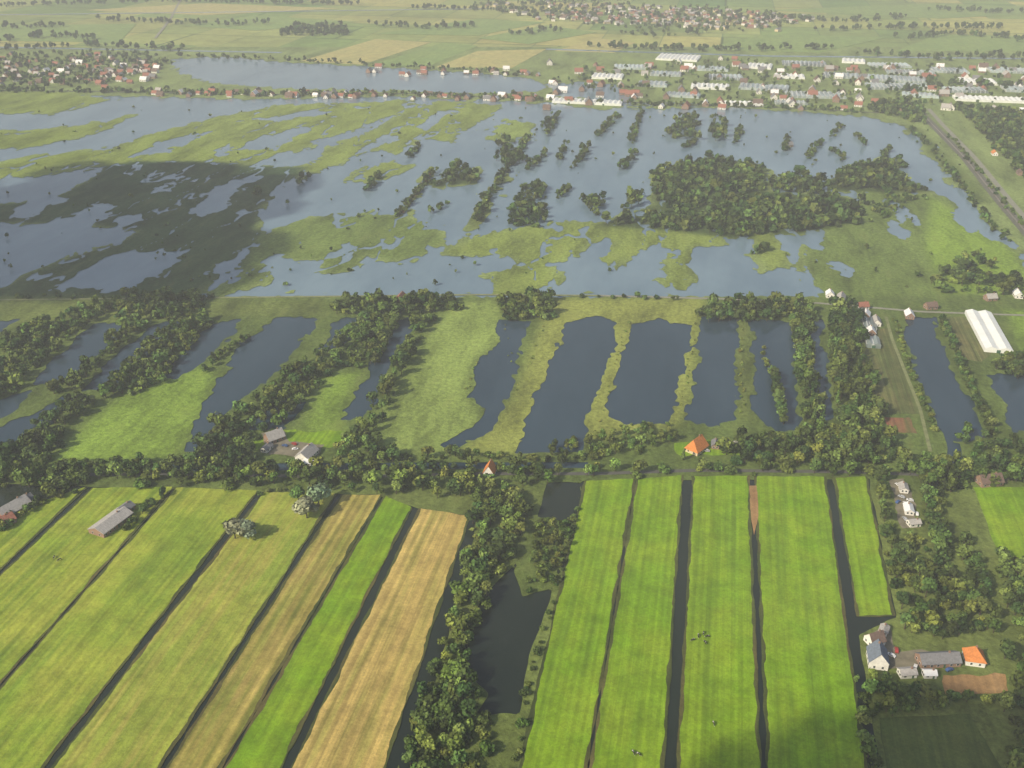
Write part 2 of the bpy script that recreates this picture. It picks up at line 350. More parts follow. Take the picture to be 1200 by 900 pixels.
patch('farm_track',[(878,570),(886,570),(889,610),(883,628),(880,610)],M_DIRT,.7,.6)
patch('lawn',[(262,516),(300,512),(345,505),(420,508),(418,520),(380,524),(330,528),(270,530)],M_GR,amp=2)
patch('lawn',[(790,520),(850,516),(870,532),(800,536)],M_GR,amp=2)
patch('farm_yard',[(306,508),(328,504),(340,518),(378,522),(372,536),(314,534)],M_GRAV,.72,2)
for q,mt in (([(352,72),(440,46),(505,50),(425,76)],M_FARY),([(430,78),(520,50),(560,54),(500,79)],M_FARG),([(510,79),(560,60),(640,58),(600,80)],M_FARY),([(650,60),(700,45),(745,50),(720,62)],M_FARY),
  ([(0,30),(160,28),(140,50),(0,48)],M_FARG),([(215,30),(300,18),(420,26),(300,36)],M_FARG),([(560,45),(640,30),(700,38),(620,52)],M_FARG),([(820,58),(900,40),(1040,44),(960,62)],M_FARG),([(1050,60),(1100,40),(1230,44),(1230,60)],M_FARG),
  ([(440,40),(560,22),(640,26),(560,42)],M_FARG),([(900,12),(1100,4),(1300,12),(1100,22)],M_FARG),([(100,12),(240,4),(400,10),(240,18)],M_FARY)):
    sheet('distant_field',PP(q),.7,mt,.2)
# ------------------------------------------------------------------ roads
ribbon('dyke_road',[(-200,352),(0,352),(300,349),(560,346),(700,347)],3,.72,M_TRACK)
ribbon('dyke_road',[(700,347),(850,351),(960,356),(1080,366),(1250,372)],3.5,.72,M_LROAD)
ribbon('canal_road',[(-100,560),(200,556),(400,560),(560,556),(700,556),(820,552),(1000,554),(1200,562)],3.5,.74,M_ASPH)
RW=[(1075,128),(1092,146),(1130,185),(1170,235),(1210,282),(1300,372)]
ribbon('railway_embankment',RW,12,.85,M_BALL)
ribbon('railway_track',RW,2.2,1.0,M_STEEL)
ribbon('main_road',[(1088,128),(1104,146),(1142,185),(1183,235),(1224,282),(1300,350)],7,.8,M_LROAD)
ribbon('farm_lane',[(1038,372),(1046,400),(1078,480),(1090,530)],2.5,.76,M_TRACK)
ribbon('village_road',[(-200,104),(140,108),(300,111),(480,110),(640,117),(860,124),(1060,134)],5,.72,M_ASPH)
ribbon('country_road',[(182,45),(200,22),(222,-20)],6,.9,M_LROAD)
ribbon('distant_canal',[(640,58),(900,66),(1300,70)],16,.75,M_WATER)
ribbon('distant_canal',[(-200,20),(300,14),(600,10)],14,.75,M_WATER)
ribbon('distant_canal',[(-100,54),(120,58),(330,62)],14,.8,M_WATER)
# ------------------------------------------------------------------ trees
def proto(kind,nq,seed):
    r=np.random.default_rng(seed); lob=[]
    if kind=='round':
        for i in range(9):
            a=r.uniform(0,6.28); q=r.uniform(.05,.24); lob.append((q*math.cos(a),q*math.sin(a),r.uniform(.38,.80),r.uniform(.13,.22)))
        lob.append((0,0,.72,.22))
    elif kind=='poplar':
        for i in range(9): lob.append((r.uniform(-.05,.05),r.uniform(-.05,.05),.2+.085*i,.12-.007*i+r.uniform(-.01,.02)))
    else:
        for i in range(9):
            a=r.uniform(0,6.28); q=r.uniform(.1,.42); lob.append((q*math.cos(a),q*math.sin(a),r.uniform(.25,.62),r.uniform(.2,.34)))
        lob.append((0,0,.6,.36))
    L=np.array(lob); w=L[:,3]**2; li=r.choice(len(L),nq,p=w/w.sum())
    d=r.normal(size=(nq,3)); d[:,2]=d[:,2]*.8+.25; d/=np.linalg.norm(d,axis=1)[:,None]
    c=L[li,:3]+d*(L[li,3]*r.uniform(.7,1.12,nq))[:,None]
    n=d+r.normal(size=(nq,3))*.45; n/=np.linalg.norm(n,axis=1)[:,None]
    t=np.cross(n,r.normal(size=(nq,3))); t/=np.linalg.norm(t,axis=1)[:,None]; bb=np.cross(n,t)
    tot=(4*math.pi*w).sum()*.62; s=math.sqrt(tot/nq)*(.62 if nq<300 else .85)*r.uniform(.6,1.25,nq)
    s=s[:,None]; V=np.stack([c-t*s-bb*s*.6,c+t*s*.6-bb*s,c+t*s+bb*s*.7,c-t*s*.7+bb*s],1).reshape(-1,3)
    br=np.repeat((r.uniform(.65,1.4,len(L))[li])*r.uniform(.7,1.3,nq),4)
    V[:,2]=np.maximum(V[:,2],.02)
    leaf=np.ones(len(V)); Q=np.arange(len(V)).reshape(-1,4)
    def limb(a,b_,r0,r1):
        nonlocal V,Q,br,leaf
        a=np.array(a,float);b_=np.array(b_,float);ax=(b_-a)/np.linalg.norm(b_-a); t=np.cross(ax,[.3,.9,.1]);t/=np.linalg.norm(t);u=np.cross(ax,t)
        ring=lambda p,rr:[p+rr*(math.cos(k*math.pi/2)*t+math.sin(k*math.pi/2)*u) for k in range(4)]
        b0=len(V); V=np.concatenate([V,np.array(ring(a,r0)+ring(b_,r1))]); Q=np.concatenate([Q,[(b0+k,b0+(k+1)%4,b0+4+(k+1)%4,b0+4+k) for k in range(4)]])
        br=np.concatenate([br,np.ones(8)]); leaf=np.concatenate([leaf,np.zeros(8)])
    limb((0,0,-.03),(0,0,.5),.03,.015)
    for k in range(3):
        q=L[k]; limb((0,0,.25),(q[0],q[1],q[2]),.015,.005)
    return V,Q,br,leaf
PR={}
for ld,nq in (('x',700),('n',210),('m',90),('f',32)):
    for kd in ('round','poplar','bush'): PR[kd,ld]=[proto(kd,nq,50+i*7+len(kd)) for i in range(6)]
TOT=0
FOLC={'d':(.050,.084,.022),'m':(.092,.138,.032),'l':(.155,.21,.045),'g':(.27,.31,.18),'b':(.12,.08,.04),'y':(.19,.23,.05)}
def plant(name,pts,kinds,hr,ld,cols,z0=.5,wide=1.0):
    global TOT
    if len(pts)==0: return
    VV=[];QQ=[];CC=[];off=0
    for x,y in pts:
        kd=random.choice(kinds); V,Q,br,lf=random.choice(PR[kd,ld]); h=random.uniform(*hr)*(1 if kd!='bush' else .6)
        if random.random()<.3 and ld!='x': h*=random.uniform(.5,1.3)
        a=random.uniform(0,6.28); c,s=math.cos(a),math.sin(a); w=h*wide*random.uniform(.8,1.3)
        if kd=='bush': w*=1.1
        W=np.empty_like(V); W[:,0]=x+w*(c*V[:,0]-s*V[:,1]); W[:,1]=y+w*(s*V[:,0]+c*V[:,1]); W[:,2]=z0+h*V[:,2]
        cl=noise.noise(Vector((x*.02,y*.02,1)))
        col=np.array(FOLC[random.choice(cols)])*random.uniform(.65,1.35)*(1+.5*cl); col=col*np.array([random.uniform(.8,1.25),1,random.uniform(.8,1.15)])
        CC.append(np.where(lf[:,None]>0,col[None]*br[:,None],np.array([[.07,.055,.04]]))); VV.append(W);QQ.append(Q+off);off+=len(V)
    TOT+=len(pts)
    return mesh_np(name,np.concatenate(VV),np.concatenate(QQ),M_FOL,np.concatenate(CC))
def scatter(px,sp,drop=.12,ragged=4):
    p=PP(px); a=np.array(p); xs=np.arange(a[:,0].min()-6,a[:,0].max()+6,sp); ys=np.arange(a[:,1].min()-6,a[:,1].max()+6,sp)
    X,Y=np.meshgrid(xs,ys); X=X+rng.uniform(-.45,.45,X.shape)*sp; Y=Y+rng.uniform(-.45,.45,Y.shape)*sp
    d=sdf(p,X,Y)+rng.uniform(-ragged,ragged*.3,X.shape); k=(d>-1)&(rng.uniform(size=X.shape)>drop)
    return list(zip(X[k].tolist(),Y[k].tolist()))
def lod(px):
    v=max(q[1] for q in px); return 'n' if v>500 else ('m' if v>300 else 'f')
def wood(name,px,sp=6.5,hr=(8,13),kinds=('round','round','bush'),cols='dmm',drop=.12,ragged=4):
    plant(name,scatter(px,sp,drop,ragged),kinds,hr,lod(px),cols)
def row(name,px,sp=6,hr=(8,13),kinds=('round',),cols='dm',jit=1.5,drop=.1,width=1):
    p=[Vector(q) for q in PP(px)]; pts=[]
    for a,b in zip(p,p[1:]):
        L=(b-a).length; k=max(1,int(L/sp))
        for j in range(k):
            for w in range(width):
                if random.random()<drop: continue
                q=a+(b-a)*((j+random.random()*.6)/k); pts.append((q.x+random.uniform(-jit,jit),q.y+random.uniform(-jit,jit)))
    plant(name,pts,kinds,hr,lod(px),cols)
wood('tree_belt',[(60,572),(60,552),(210,542),(300,550),(420,548),(560,552),(560,566),(600,575),(570,588),(450,582),(400,573),(250,570),(130,570)],6,(6,12),cols='dmml',drop=.25)
wood('tree_belt',[(580,548),(700,548),(800,552),(870,540),(1000,532),(1100,545),(1200,545),(1260,560),(1080,568),(950,556),(820,557),(700,562),(600,572)],6,(6,12),cols='dmml',drop=.3)
wood('tree_belt',[(846,536),(870,518),(960,508),(1040,518),(1060,545),(900,550)],6,(8,13),cols='dm')
wood('tree_belt',[(600,540),(640,528),(700,510),(790,506),(800,514),(780,524),(700,540),(650,545)],5.5,(4,9),('round','bush'),'mml',.2)
wood('woodland',[(-150,540),(0,532),(60,505),(85,500),(62,545),(110,562),(60,580),(0,572),(-150,600)],6.5,(8,13),cols='dm')
wood('tree_belt',[(215,560),(240,525),(290,520),(300,535),(290,562)],6,(9,13),cols='dm')
wood('tree_belt',[(395,525),(420,512),(470,535),(440,560),(395,545)],6,(7,11),cols='dml')
for q in ([(-100,470),(0,425),(40,398),(85,368),(150,356),(110,376),(62,418),(30,448),(0,462),(-100,520)],
          [(58,462),(98,435),(150,382),(182,370),(128,424),(92,462)],[(120,470),(180,395),(222,378),(250,372),(202,418),(190,450)],
          [(330,450),(372,412),(430,372),(470,372),(442,435),(398,430),(352,480),(292,520),(240,535),(236,520),(282,482)],
          [(405,525),(448,450),(488,376),(515,370),(470,440),(440,515)],[(-100,460),(0,440),(30,450),(0,470),(-100,490)],
          [(140,372),(150,348),(240,352),(242,372),(180,378)],[(385,368),(400,352),(530,352),(538,364),(470,373)],[(580,364),(590,350),(652,350),(650,374),(600,380)],
          [(812,372),(830,358),(900,354),(960,362),(955,378),(830,380)],[(40,500),(90,468),(120,470),(90,500),(60,520)],[(0,400),(20,392),(60,378),(60,392),(20,412),(0,420)]):
    wood('tree_row',q,6.2,(7,13),cols='dmm',drop=.2,ragged=4)
row('tree_row',[(245,380),(215,415),(192,445),(150,465)],6,(4,9),('round','bush'),'dml',3,.2,2)
row('tree_row',[(235,440),(270,410),(290,395)],6,(4,8),('round','bush'),'dm',3,.2,2)
row('bushes',[(80,545),(150,543),(210,545)],5,(3,7),('bush',),'ml',3,.3,2)
row('bushes',[(440,540),(480,540),(520,536),(600,538)],5,(4,9),('bush','round'),'dml',3,.2,2)
wood('tree_row',[(926,378),(946,378),(968,512),(942,512)],5.5,(8,13),('round','poplar'),'dm',.15,2)
wood('tree_row',[(972,362),(1000,362),(1022,460),(1042,525),(990,522),(970,440)],5.8,(9,15),('round','poplar','poplar'),'dm',.1,2)
row('tree_row',[(1048,375),(1065,430),(1098,512)],4,(4,7),('bush',),'ml')
row('tree_row',[(1102,375),(1125,430),(1165,512)],4.5,(5,9),('bush','round'),'dm',width=2)
row('tree_row',[(905,440),(918,500)],4,(7,10),('round',),'dm'); row('tree_row',[(893,410),(902,440)],4,(4,6),('bush',),'l')
row('tree_row',[(868,375),(870,490)],5,(2,4),('bush',),'yl',drop=.3)
wood('tree_row',[(1155,425),(1200,415),(1230,440),(1190,450)],6,(6,10),cols='dm')
wood('woodland',[(1120,510),(1200,508),(1260,520),(1260,548),(1130,545)],7,(6,11),cols='dm',drop=.3)
row('tree_row',[(725,500),(790,500)],6,(4,7),('bush','round'),'ml')
for q in ([(560,420),(545,470)],[(640,378),(600,470)],[(735,380),(700,500)],[(817,380),(795,490)],[(590,375),(600,430)]):
    row('reed_bushes',q,9,(1.5,3),('bush',),'yl',2,.3)
row('hedge_trees',[(-60,640),(0,622),(30,600),(60,584),(95,576)],5,(5,9),('round','bush'),'dml',3,width=2)
row('hedge_trees',[(148,622),(168,600),(196,578)],4,(4,7),('bush','round'),'dm',2,width=2)
row('bushes',[(290,580),(340,578),(400,575)],5,(4,8),('bush','round'),'ml',3,.3)
wood('canal_trees',[(558,592),(600,575),(622,600),(602,650),(570,705),(545,765),(565,835),(580,875),(560,1000),(440,1000),(478,870),(508,790),(535,700)],4.8,(5,12),('round','bush'),'dmml',.18,2)
wood('canal_bushes',[(632,612),(662,615),(664,640),(645,688),(615,697)],4,(4,7),('bush','round'),'ml',.15,2)
row('canal_bushes',[(678,590),(650,700),(622,790),(608,870),(590,960)],4.5,(2,6),('bush',),'dm',1.5,.2)
wood('woodland',[(1038,548),(1200,548),(1260,572),(1140,570),(1104,592),(1085,562)],6,(8,13),cols='dm')
row('tree_row',[(1030,562),(1040,640),(1058,720)],5,(7,11),('round','bush'),'dm',2)
wood('tree_row',[(1078,562),(1088,562),(1120,680),(1108,700),(1088,640)],5,(7,11),('round','bush'),'dm',.1,2)
wood('tree_row',[(1128,620),(1136,620),(1158,700),(1150,740),(1130,690)],5,(7,11),('round','bush'),'dm',.15,2)
wood('tree_row',[(1052,630),(1078,628),(1090,690),(1064,700)],5.5,(5,10),('round','bush'),'dml',.2,2)
wood('woodland',[(1060,690),(1090,665),(1150,700),(1180,745),(1100,752),(1062,745)],5.5,(6,11),cols='dmml')
wood('woodland',[(1150,655),(1250,655),(1300,760),(1200,760),(1175,700)],5.5,(7,12),cols='dm')
wood('woodland',[(1175,770),(1300,770),(1350,1000),(1195,1000),(1172,880),(1195,830)],5.5,(7,12),cols='dm')
wood('woodland',[(1006,800),(1030,796),(1060,804),(1100,818),(1110,832),(1050,842),(1018,838)],5,(6,10),cols='dmm')
row('tree_row',[(1000,790),(1010,820),(1022,900),(1035,985)],5,(5,9),('round','bush'),'dm',2)
row('tree_row',[(1110,820),(1150,822),(1180,822)],6,(5,9),('round','bush'),'dml',2,.2,2)
# trees and alder carr in the flooded peat
for q,gap in (([(765,215),(830,187),(890,196),(898,225),(800,248),(770,240)],6.5),([(700,263),(800,248),(900,232),(1008,238),(1010,264),(870,280),(790,270)],6.5),
   ([(965,216),(1000,197),(1050,186),(1060,212),(1090,224),(1040,228)],7),([(596,268),(600,232),(620,215),(642,225),(640,262),(615,272)],8),([(572,195),(600,180),(625,182),(620,196)],8),
   ([(552,255),(560,230),(570,235),(572,262)],7),([(500,220),(530,198),(558,200),(555,218)],7),([(780,163),(790,137),(820,137),(822,165)],8),([(832,165),(835,135),(850,150),(850,165)],7),
   ([(684,250),(688,228),(705,228),(700,252)],7),([(727,246),(735,230),(750,230),(748,246)],7),([(580,195),(590,160),(600,165),(600,190)],8),([(898,225),(902,205),(960,212),(975,232)],7),
   ([(763,216),(770,200),(810,190),(820,200)],7),([(1090,335),(1110,315),(1150,318),(1200,335),(1200,350),(1110,350)],9),([(1110,320),(1120,290),(1170,310),(1180,330)],14)):
    wood('marsh_woodland',q,gap,(7,15),('round','bush'),'ddm',.32,11)
for q in ([(465,256),(510,200)],[(555,262),(590,205),(620,160)],[(655,188),(664,168)],[(672,198),(690,172)],[(740,168),(752,130)],[(728,200),(745,178)],[(652,232),(672,222)],[(862,168),(868,150)],[(916,178),(925,165)],[(945,186),(962,165)],[(975,160),(985,148)],
          [(1035,190),(1042,175)],[(800,175),(815,165)],[(700,160),(725,135)],[(640,160),(650,140)],[(430,225),(445,205)],[(352,218),(362,206)],[(480,185),(492,170)],[(505,250),(525,238)],[(300,230),(306,222)],[(975,176),(990,190)],[(1005,160),(1015,172)],[(880,300),(900,290)],[(620,200),(640,178)],[(635,150),(655,135)]):
    row('marsh_tree_line',q,7,(4,11),('round','bush'),'ddm',4,.2,width=2)
row('russet_trees',[(466,255),(485,232),(508,202)],6,(4,7),('bush',),'b',2)
row('tree_row',[(-200,350),(0,350),(140,352),(260,350)],7,(4,8),('bush','round'),'dm',4,.3)
row('tree_row',[(680,350),(815,352)],9,(4,8),('bush','round'),'dm',3,.3)
row('tree_row',[(1066,150),(1108,195),(1142,240),(1180,285)],9,(4,9),('bush','round'),'dm',5,.35,width=2)
wood('woodland',[(1128,285),(1180,310),(1240,352),(1150,352),(1112,325)],11,(4,10),('bush','round'),'dml',.4,8)
wood('woodland',[(1010,240),(1060,228),(1100,228),(1080,240),(1020,262)],9,(5,10),('bush','round'),'dm',.35,8)
pts=[]
for _ in range(200):
    u=random.uniform(0,1150); vv=random.uniform(125,340); 
    if random.random()<.6 and u>560: vv=random.uniform(125,230)
    pts.append(P(u,vv))
plant('marsh_shrubs',pts,('bush','round'),(2,6),'f','dmm')
wood('woodland',[(1012,128),(1060,118),(1080,128),(1085,148),(1060,142)],9,(8,14),cols='dm')
wood('woodland',[(1118,128),(1200,134),(1320,180),(1340,300),(1262,280),(1212,228),(1168,178)],9,(9,15),cols='ddm')
row('tree_row',[(1112,160),(1150,205),(1190,255),(1215,285)],9,(4,8),('bush',),'dm',4,.3)
wood('village_trees',[(-200,75),(0,70),(60,62),(180,62),(205,75),(130,100),(0,106),(-200,110)],16,(7,12),cols='dmm',drop=.35)
row('village_trees',[(-100,107),(140,108),(300,112),(480,111),(640,118)],8,(6,11),('round','bush'),'dmm',14,.3,width=3)
row('village_trees',[(640,119),(760,124),(900,126),(1010,132)],9,(6,10),('round','bush'),'dm',10,.3,width=3)
row('village_trees',[(205,66),(350,72),(500,80),(630,90)],10,(6,11),('round','bush'),'dm',10,.3,width=2)
wood('village_trees',[(640,95),(700,80),(860,72),(1000,78),(1010,125),(900,122),(740,118)],24,(6,11),cols='dm',drop=.3)
wood('village_trees',[(1000,80),(1200,72),(1300,80),(1260,128),(1020,126)],30,(6,11),cols='dm',drop=.3)
wood('distant_woodland',[(322,43),(345,31),(400,30),(415,42)],15,(10,16),cols='dd')
wood('distant_woodland',[(540,6),(620,0),(720,4),(880,14),(965,22),(900,36),(820,42),(750,46),(690,30),(600,19)],28,(9,15),cols='ddm',drop=.2)
for q in ([(0,50),(60,42),(110,46)],[(1060,46),(1120,40),(1200,48)],[(600,42),(650,36)],[(480,10),(620,14),(700,20)],[(860,22),(1000,26),(1060,20)],[(0,8),(200,2),(420,6)],[(1090,12),(1200,16)],[(-50,62),(100,54),(210,60)],[(1010,64),(1100,70),(1260,66)],[(700,56),(820,60),(980,58)],[(640,2),(900,-3),(1200,0)],[(1050,110),(1110,100),(1230,108)],[(440,30),(500,34),(560,31)],[(120,24),(260,30),(330,27)],[(-20,34),(80,32)],[(960,36),(1060,33),(1180,34)]):
    row('distant_tree_line',q,16,(9,15),('round',),'dd',25,.25,width=3)
for i,(u,v_,h,kd,c) in enumerate([(276,632,12,'round','g'),(292,630,12,'round','g'),(284,624,11,'bush','g'),(360,608,16,'round','g'),(374,594,14,'round','g'),(350,588,12,'round','m'),(1176,835,10,'round','l'),(532,800,11,'round','l'),(800,540,9,'poplar','m')]):
    x,y=P(u,v_); plant('willow_tree' if c=='g' else 'broadleaf_tree',[(x,y)],(kd,),(h,h+1),'x',c,wide=1.15)
# ------------------------------------------------------------------ buildings
def build(name,parts):
    V=[];Fc=[];Mi=[];mats=[]
    for vs,fs,mt in parts:
        if mt not in mats: mats.append(mt)
        o=len(V); V+=vs; Fc+=[tuple(i+o for i in f) for f in fs]; Mi+=[mats.index(mt)]*len(fs)
    me=bpy.data.meshes.new(name); me.from_pydata(V,[],Fc)
    for mt in mats: me.materials.append(mt)
    me.polygons.foreach_set('material_index',Mi); me.update(); return me
def box(x0,x1,y0,y1,z0,z1):
    v=[(x,y,z) for z in (z0,z1) for x,y in ((x0,y0),(x1,y0),(x1,y1),(x0,y1))]
    return v,[(3,2,1,0),(4,5,6,7),(0,1,5,4),(1,2,6,5),(2,3,7,6),(3,0,4,7)]
def house_mesh(name,L,W,e,r,roof,wall,hip=0,chim=True):
    l,w=L/2,W/2; parts=[]
    gl=l-hip
    v=[(-l,-w,0),(l,-w,0),(l,w,0),(-l,w,0),(-l,-w,e),(l,-w,e),(l,w,e),(-l,w,e),(-gl,0,r-.15),(gl,0,r-.15)]
    parts.append((v,[(0,1,5,4),(2,3,7,6),(1,2,6,9,5) if hip==0 else (1,2,6,5),(3,0,4,8,7) if hip==0 else (3,0,4,7)],wall))
    o=.5; k=(r-e)/w; eo=e-o*k*.9; lo=l+o*.6; g=lo-hip
    v=[(-lo,-w-o,eo),(lo,-w-o,eo),(lo,w+o,eo),(-lo,w+o,eo),(-g,0,r),(g,0,r)]
    v+=[(a,b,c+.25) for a,b,c in v]
    fr=[(6,7,11,10),(8,9,10,11),(0,1,7,6),(2,3,9,8),(0,4,5,1),(2,5,4,3)]
    fr+=[(7,8,11),(9,6,10),(0,3,4),(1,5,2),(1,2,8,7),(3,0,6,9)] if hip else [(1,5,11,7),(5,2,8,11),(0,6,10,4),(4,10,9,3)]
    parts.append((v,fr,roof))
    n=max(2,int(L/3.2))
    for i in range(n):
        x=-l+L*(i+.5)/n
        for s in (-1,1):
            y=s*w
            if i==n//2 and s<0:
                a=box(x-.5,x+.5,min(y,y+s*.06),max(y,y+s*.06),.05,2.1); parts.append((*a,M_DOOR)); continue
            a=box(x-.7,x+.7,min(y,y+s*.05),max(y,y+s*.05),.9,2.2); parts.append((*a,M_FRAME))
            a=box(x-.6,x+.6,min(y+s*.051,y+s*.09),max(y+s*.051,y+s*.09),1.0,2.1); parts.append((*a,M_GLASS))
    for s in (-1,1):
        for y in (-W*.22,W*.22):
            x=s*l; a=box(min(x,x+s*.05),max(x,x+s*.05),y-.6,y+.6,.9,2.3); parts.append((*a,M_FRAME))
            a=box(min(x+s*.051,x+s*.09),max(x+s*.051,x+s*.09),y-.5,y+.5,1.0,2.2); parts.append((*a,M_GLASS))
    if chim: parts.append((*box(gl*.5-.4,gl*.5+.4,-.4,.4,r-.6,r+1.0),W_BR))
    return build(name,parts)
def place(name,me,u,v,rot,z=.6,sc=1):
    x,y=P(u,v); o=bpy.data.objects.new(name,me); o.location=(x,y,z); o.rotation_euler=(0,0,math.radians(rot)); o.scale=(sc,)*3; return link(o)
A=90-11.5
def HH(name,u,v,L,W,e,r,rot,roof,wall,hip=0): place(name,house_mesh(name,L,W,e,r,roof,wall,hip),u,v,rot)
HH('farmhouse',816,528,14,10,3,10,A-30,R_OR,W_CR,2); HH('farm_shed',838,524,8,5,2.5,4.5,A,R_GR,W_BR); HH('farm_shed',862,524,7,5,2.5,4.5,10,R_LG,W_BR)
HH('brick_house',574,556,9,7,3,8.5,A,R_OR,W_WH)
HH('brick_house',16,600,19,11,3,7,60,R_LG,W_BR); HH('farm_shed',2,616,15,9,3,5.5,50,R_RED,W_BR); HH('farm_shed',30,590,9,7,2.5,5,60,R_GR,W_WH)
HH('barn',131,616,24,12,3,5.5,66,R_LG,W_BR); HH('farm_shed',148,600,9,7,3,5,66,R_GR,W_BR)
HH('farmhouse',322,516,12,9,3,7.5,40,R_LG,W_BR); HH('farm_shed',313,528,8,5,2.5,4,70,R_GR,W_WH); HH('farmhouse',360,536,14,10,3,7,70,R_LG,W_WH); HH('farm_shed',366,545,10,5,2.4,4,0,R_WH,W_WH)
HH('white_house',1027,777,11,9,4.5,10,A,R_BL,W_WH); HH('brick_house',1024,754,8,7,3,7,20,R_BR,W_WH)
HH('barn',1098,777,20,8,3,6,4,R_GR,W_BR); HH('brick_house',1140,775,9,9,3.4,8.5,A,R_OR,W_WH,4); HH('farm_shed',1062,792,8,5,2.5,4,5,R_LG,W_WH); HH('farm_shed',1088,793,6,4,2.4,3.8,0,R_WH,W_WH)
HH('farm_shed',1035,742,6,4,2.4,3.8,60,R_LG,W_WH)
HH('farmhouse',1158,567,15,9,3,7,10,R_BR,W_BR); HH('farm_shed',1058,575,8,5,2.5,4,A,R_LG,W_WH); HH('farm_shed',1064,600,9,5,2.5,4,A,R_WH,W_WH); HH('farm_shed',1070,616,7,5,2.5,4,10,R_LG,W_WH)
for u,v_,rf in ((972,348,R_WH),(985,352,R_LG),(1014,372,R_WH),(1026,380,R_LG),(1020,392,R_WH),(1065,372,R_WH),(1010,362,R_RED),(1090,362,R_BR),(1192,348,R_WH),(1160,352,R_LG),(470,352,R_RED),(925,172,R_GR),(1165,182,R_OR),(1178,180,R_RED),(1195,205,R_BR)):
    HH('brick_house',u,v_,random.uniform(8,13),7,3,6.2,random.choice([10,A,A-10]),rf,random.choice([W_WH,W_BR]))
VM=[house_mesh('village_house',12,8,3.5,7.8,rf,w) for rf in (R_RED,R_RED,R_BR,R_LG,R_WH,R_GR) for w in (W_WH,W_BR)]
def vh(u,v,sc=1): place('village_house',random.choice(VM),u,v,random.choice([A,-11.5])+random.uniform(-12,12),.6,sc*random.uniform(.75,1.2))
for _ in range(120): vh(random.uniform(-20,190),random.triangular(62,106,95))
for _ in range(70):
    u=random.uniform(170,650); vh(u,111+(u-170)*.014+random.uniform(-4,2))
for _ in range(22): vh(random.uniform(430,640),random.uniform(80,90)+0)
for _ in range(80): vh(random.uniform(640,1010),random.uniform(70,130),1.2)
for _ in range(40): vh(random.uniform(1000,1200),random.uniform(80,132),1.2)
parts=[]
for _ in range(230):
    u=random.triangular(560,960,800); v_=8+(u-560)*.045+random.uniform(-8,14); x,y=P(u,max(v_,-5)); me_s=random.uniform(9,18); a=random.uniform(0,3.14)
    for vs,fs,mt in (((*box(-me_s/2,me_s/2,-5,5,0,5),random.choice([W_WH,W_CR,W_BR]))),([(-me_s/2,-5.4,5.01),(me_s/2,-5.4,5.01),(me_s/2,5.4,5.01),(-me_s/2,5.4,5.01),(-me_s/2,0,9),(me_s/2,0,9)],[(0,1,5,4),(2,3,4,5),(1,2,5),(3,0,4)],random.choice([R_RED,R_GR,R_BR,R_LG,R_LG]))):
        parts.append(([(x+p*math.cos(a)-q*math.sin(a),y+p*math.sin(a)+q*math.cos(a),z+.1) for p,q,z in vs],fs,mt))
link(bpy.data.objects.new('distant_town',build('distant_town',parts)))
def greenhouse(u,v,wp,hp,mt,rot=None,name='greenhouse'):
    a=P(u-wp/2,v); b=P(u+wp/2,v); W=b[0]-a[0]; D=P(u,v-hp/2)[1]-P(u,v+hp/2)[1]
    n=max(2,int(W/8)); parts=[(*box(-W/2,W/2,-D/2,D/2,0,3.2),mt)]
    for i in range(n):
        x0=-W/2+W*i/n; x1=-W/2+W*(i+1)/n; m_=(x0+x1)/2
        parts.append(([(x0,-D/2,3.21),(x1,-D/2,3.21),(m_,-D/2,5),(x0,D/2,3.21),(x1,D/2,3.21),(m_,D/2,5)],[(0,1,2),(5,4,3),(1,4,5,2),(0,2,5,3)],mt))
        parts.append((*box(x0-.1,x0+.1,-D/2-.05,D/2+.05,3.1,3.5),M_FRAME))
    parts.append((*box(-1.5,1.5,-D/2-.08,-D/2-.02,0,2.6),M_DOOR))
    o=bpy.data.objects.new(name,build(name,parts)); x,y=P(u,v); o.location=(x,y,.6); o.rotation_euler=(0,0,-TH if rot is None else rot); link(o)
for g in ((795,69,48,6,1),(712,91,36,5,1),(890,79,28,5,1),(942,76,50,4,0),(668,120,40,4,1),(708,122,42,4,1),(832,103,44,5,1),(895,104,56,6,0),(955,113,66,6,0),(868,123,50,3,1),(925,122,40,3,0),(1050,94,66,6,0),(1052,103,70,6,0),(1145,97,40,6,1),(1130,107,46,5,0),(1160,118,80,5,1),(1000,73,26,4,1),(1042,78,46,4,0),(985,90,40,5,0),(1112,84,40,5,0),(1182,84,46,5,0),(800,113,40,4,0),(765,100,34,5,0),(850,92,40,5,0),(1194,106,36,6,0),(740,80,40,4,0),(925,91,34,4,1),(835,82,36,4,0),(1066,86,54,4,0),(1078,113,40,4,0),(780,88,36,4,0)):
    greenhouse(g[0],g[1],g[2],g[3],M_GHW if g[4] else M_GH,-TH+random.choice([0,0,.12,-.1]))
greenhouse(1157,391,30,46,M_GHW); greenhouse(1018,383,14,12,M_GH); greenhouse(1022,404,16,10,M_GH)
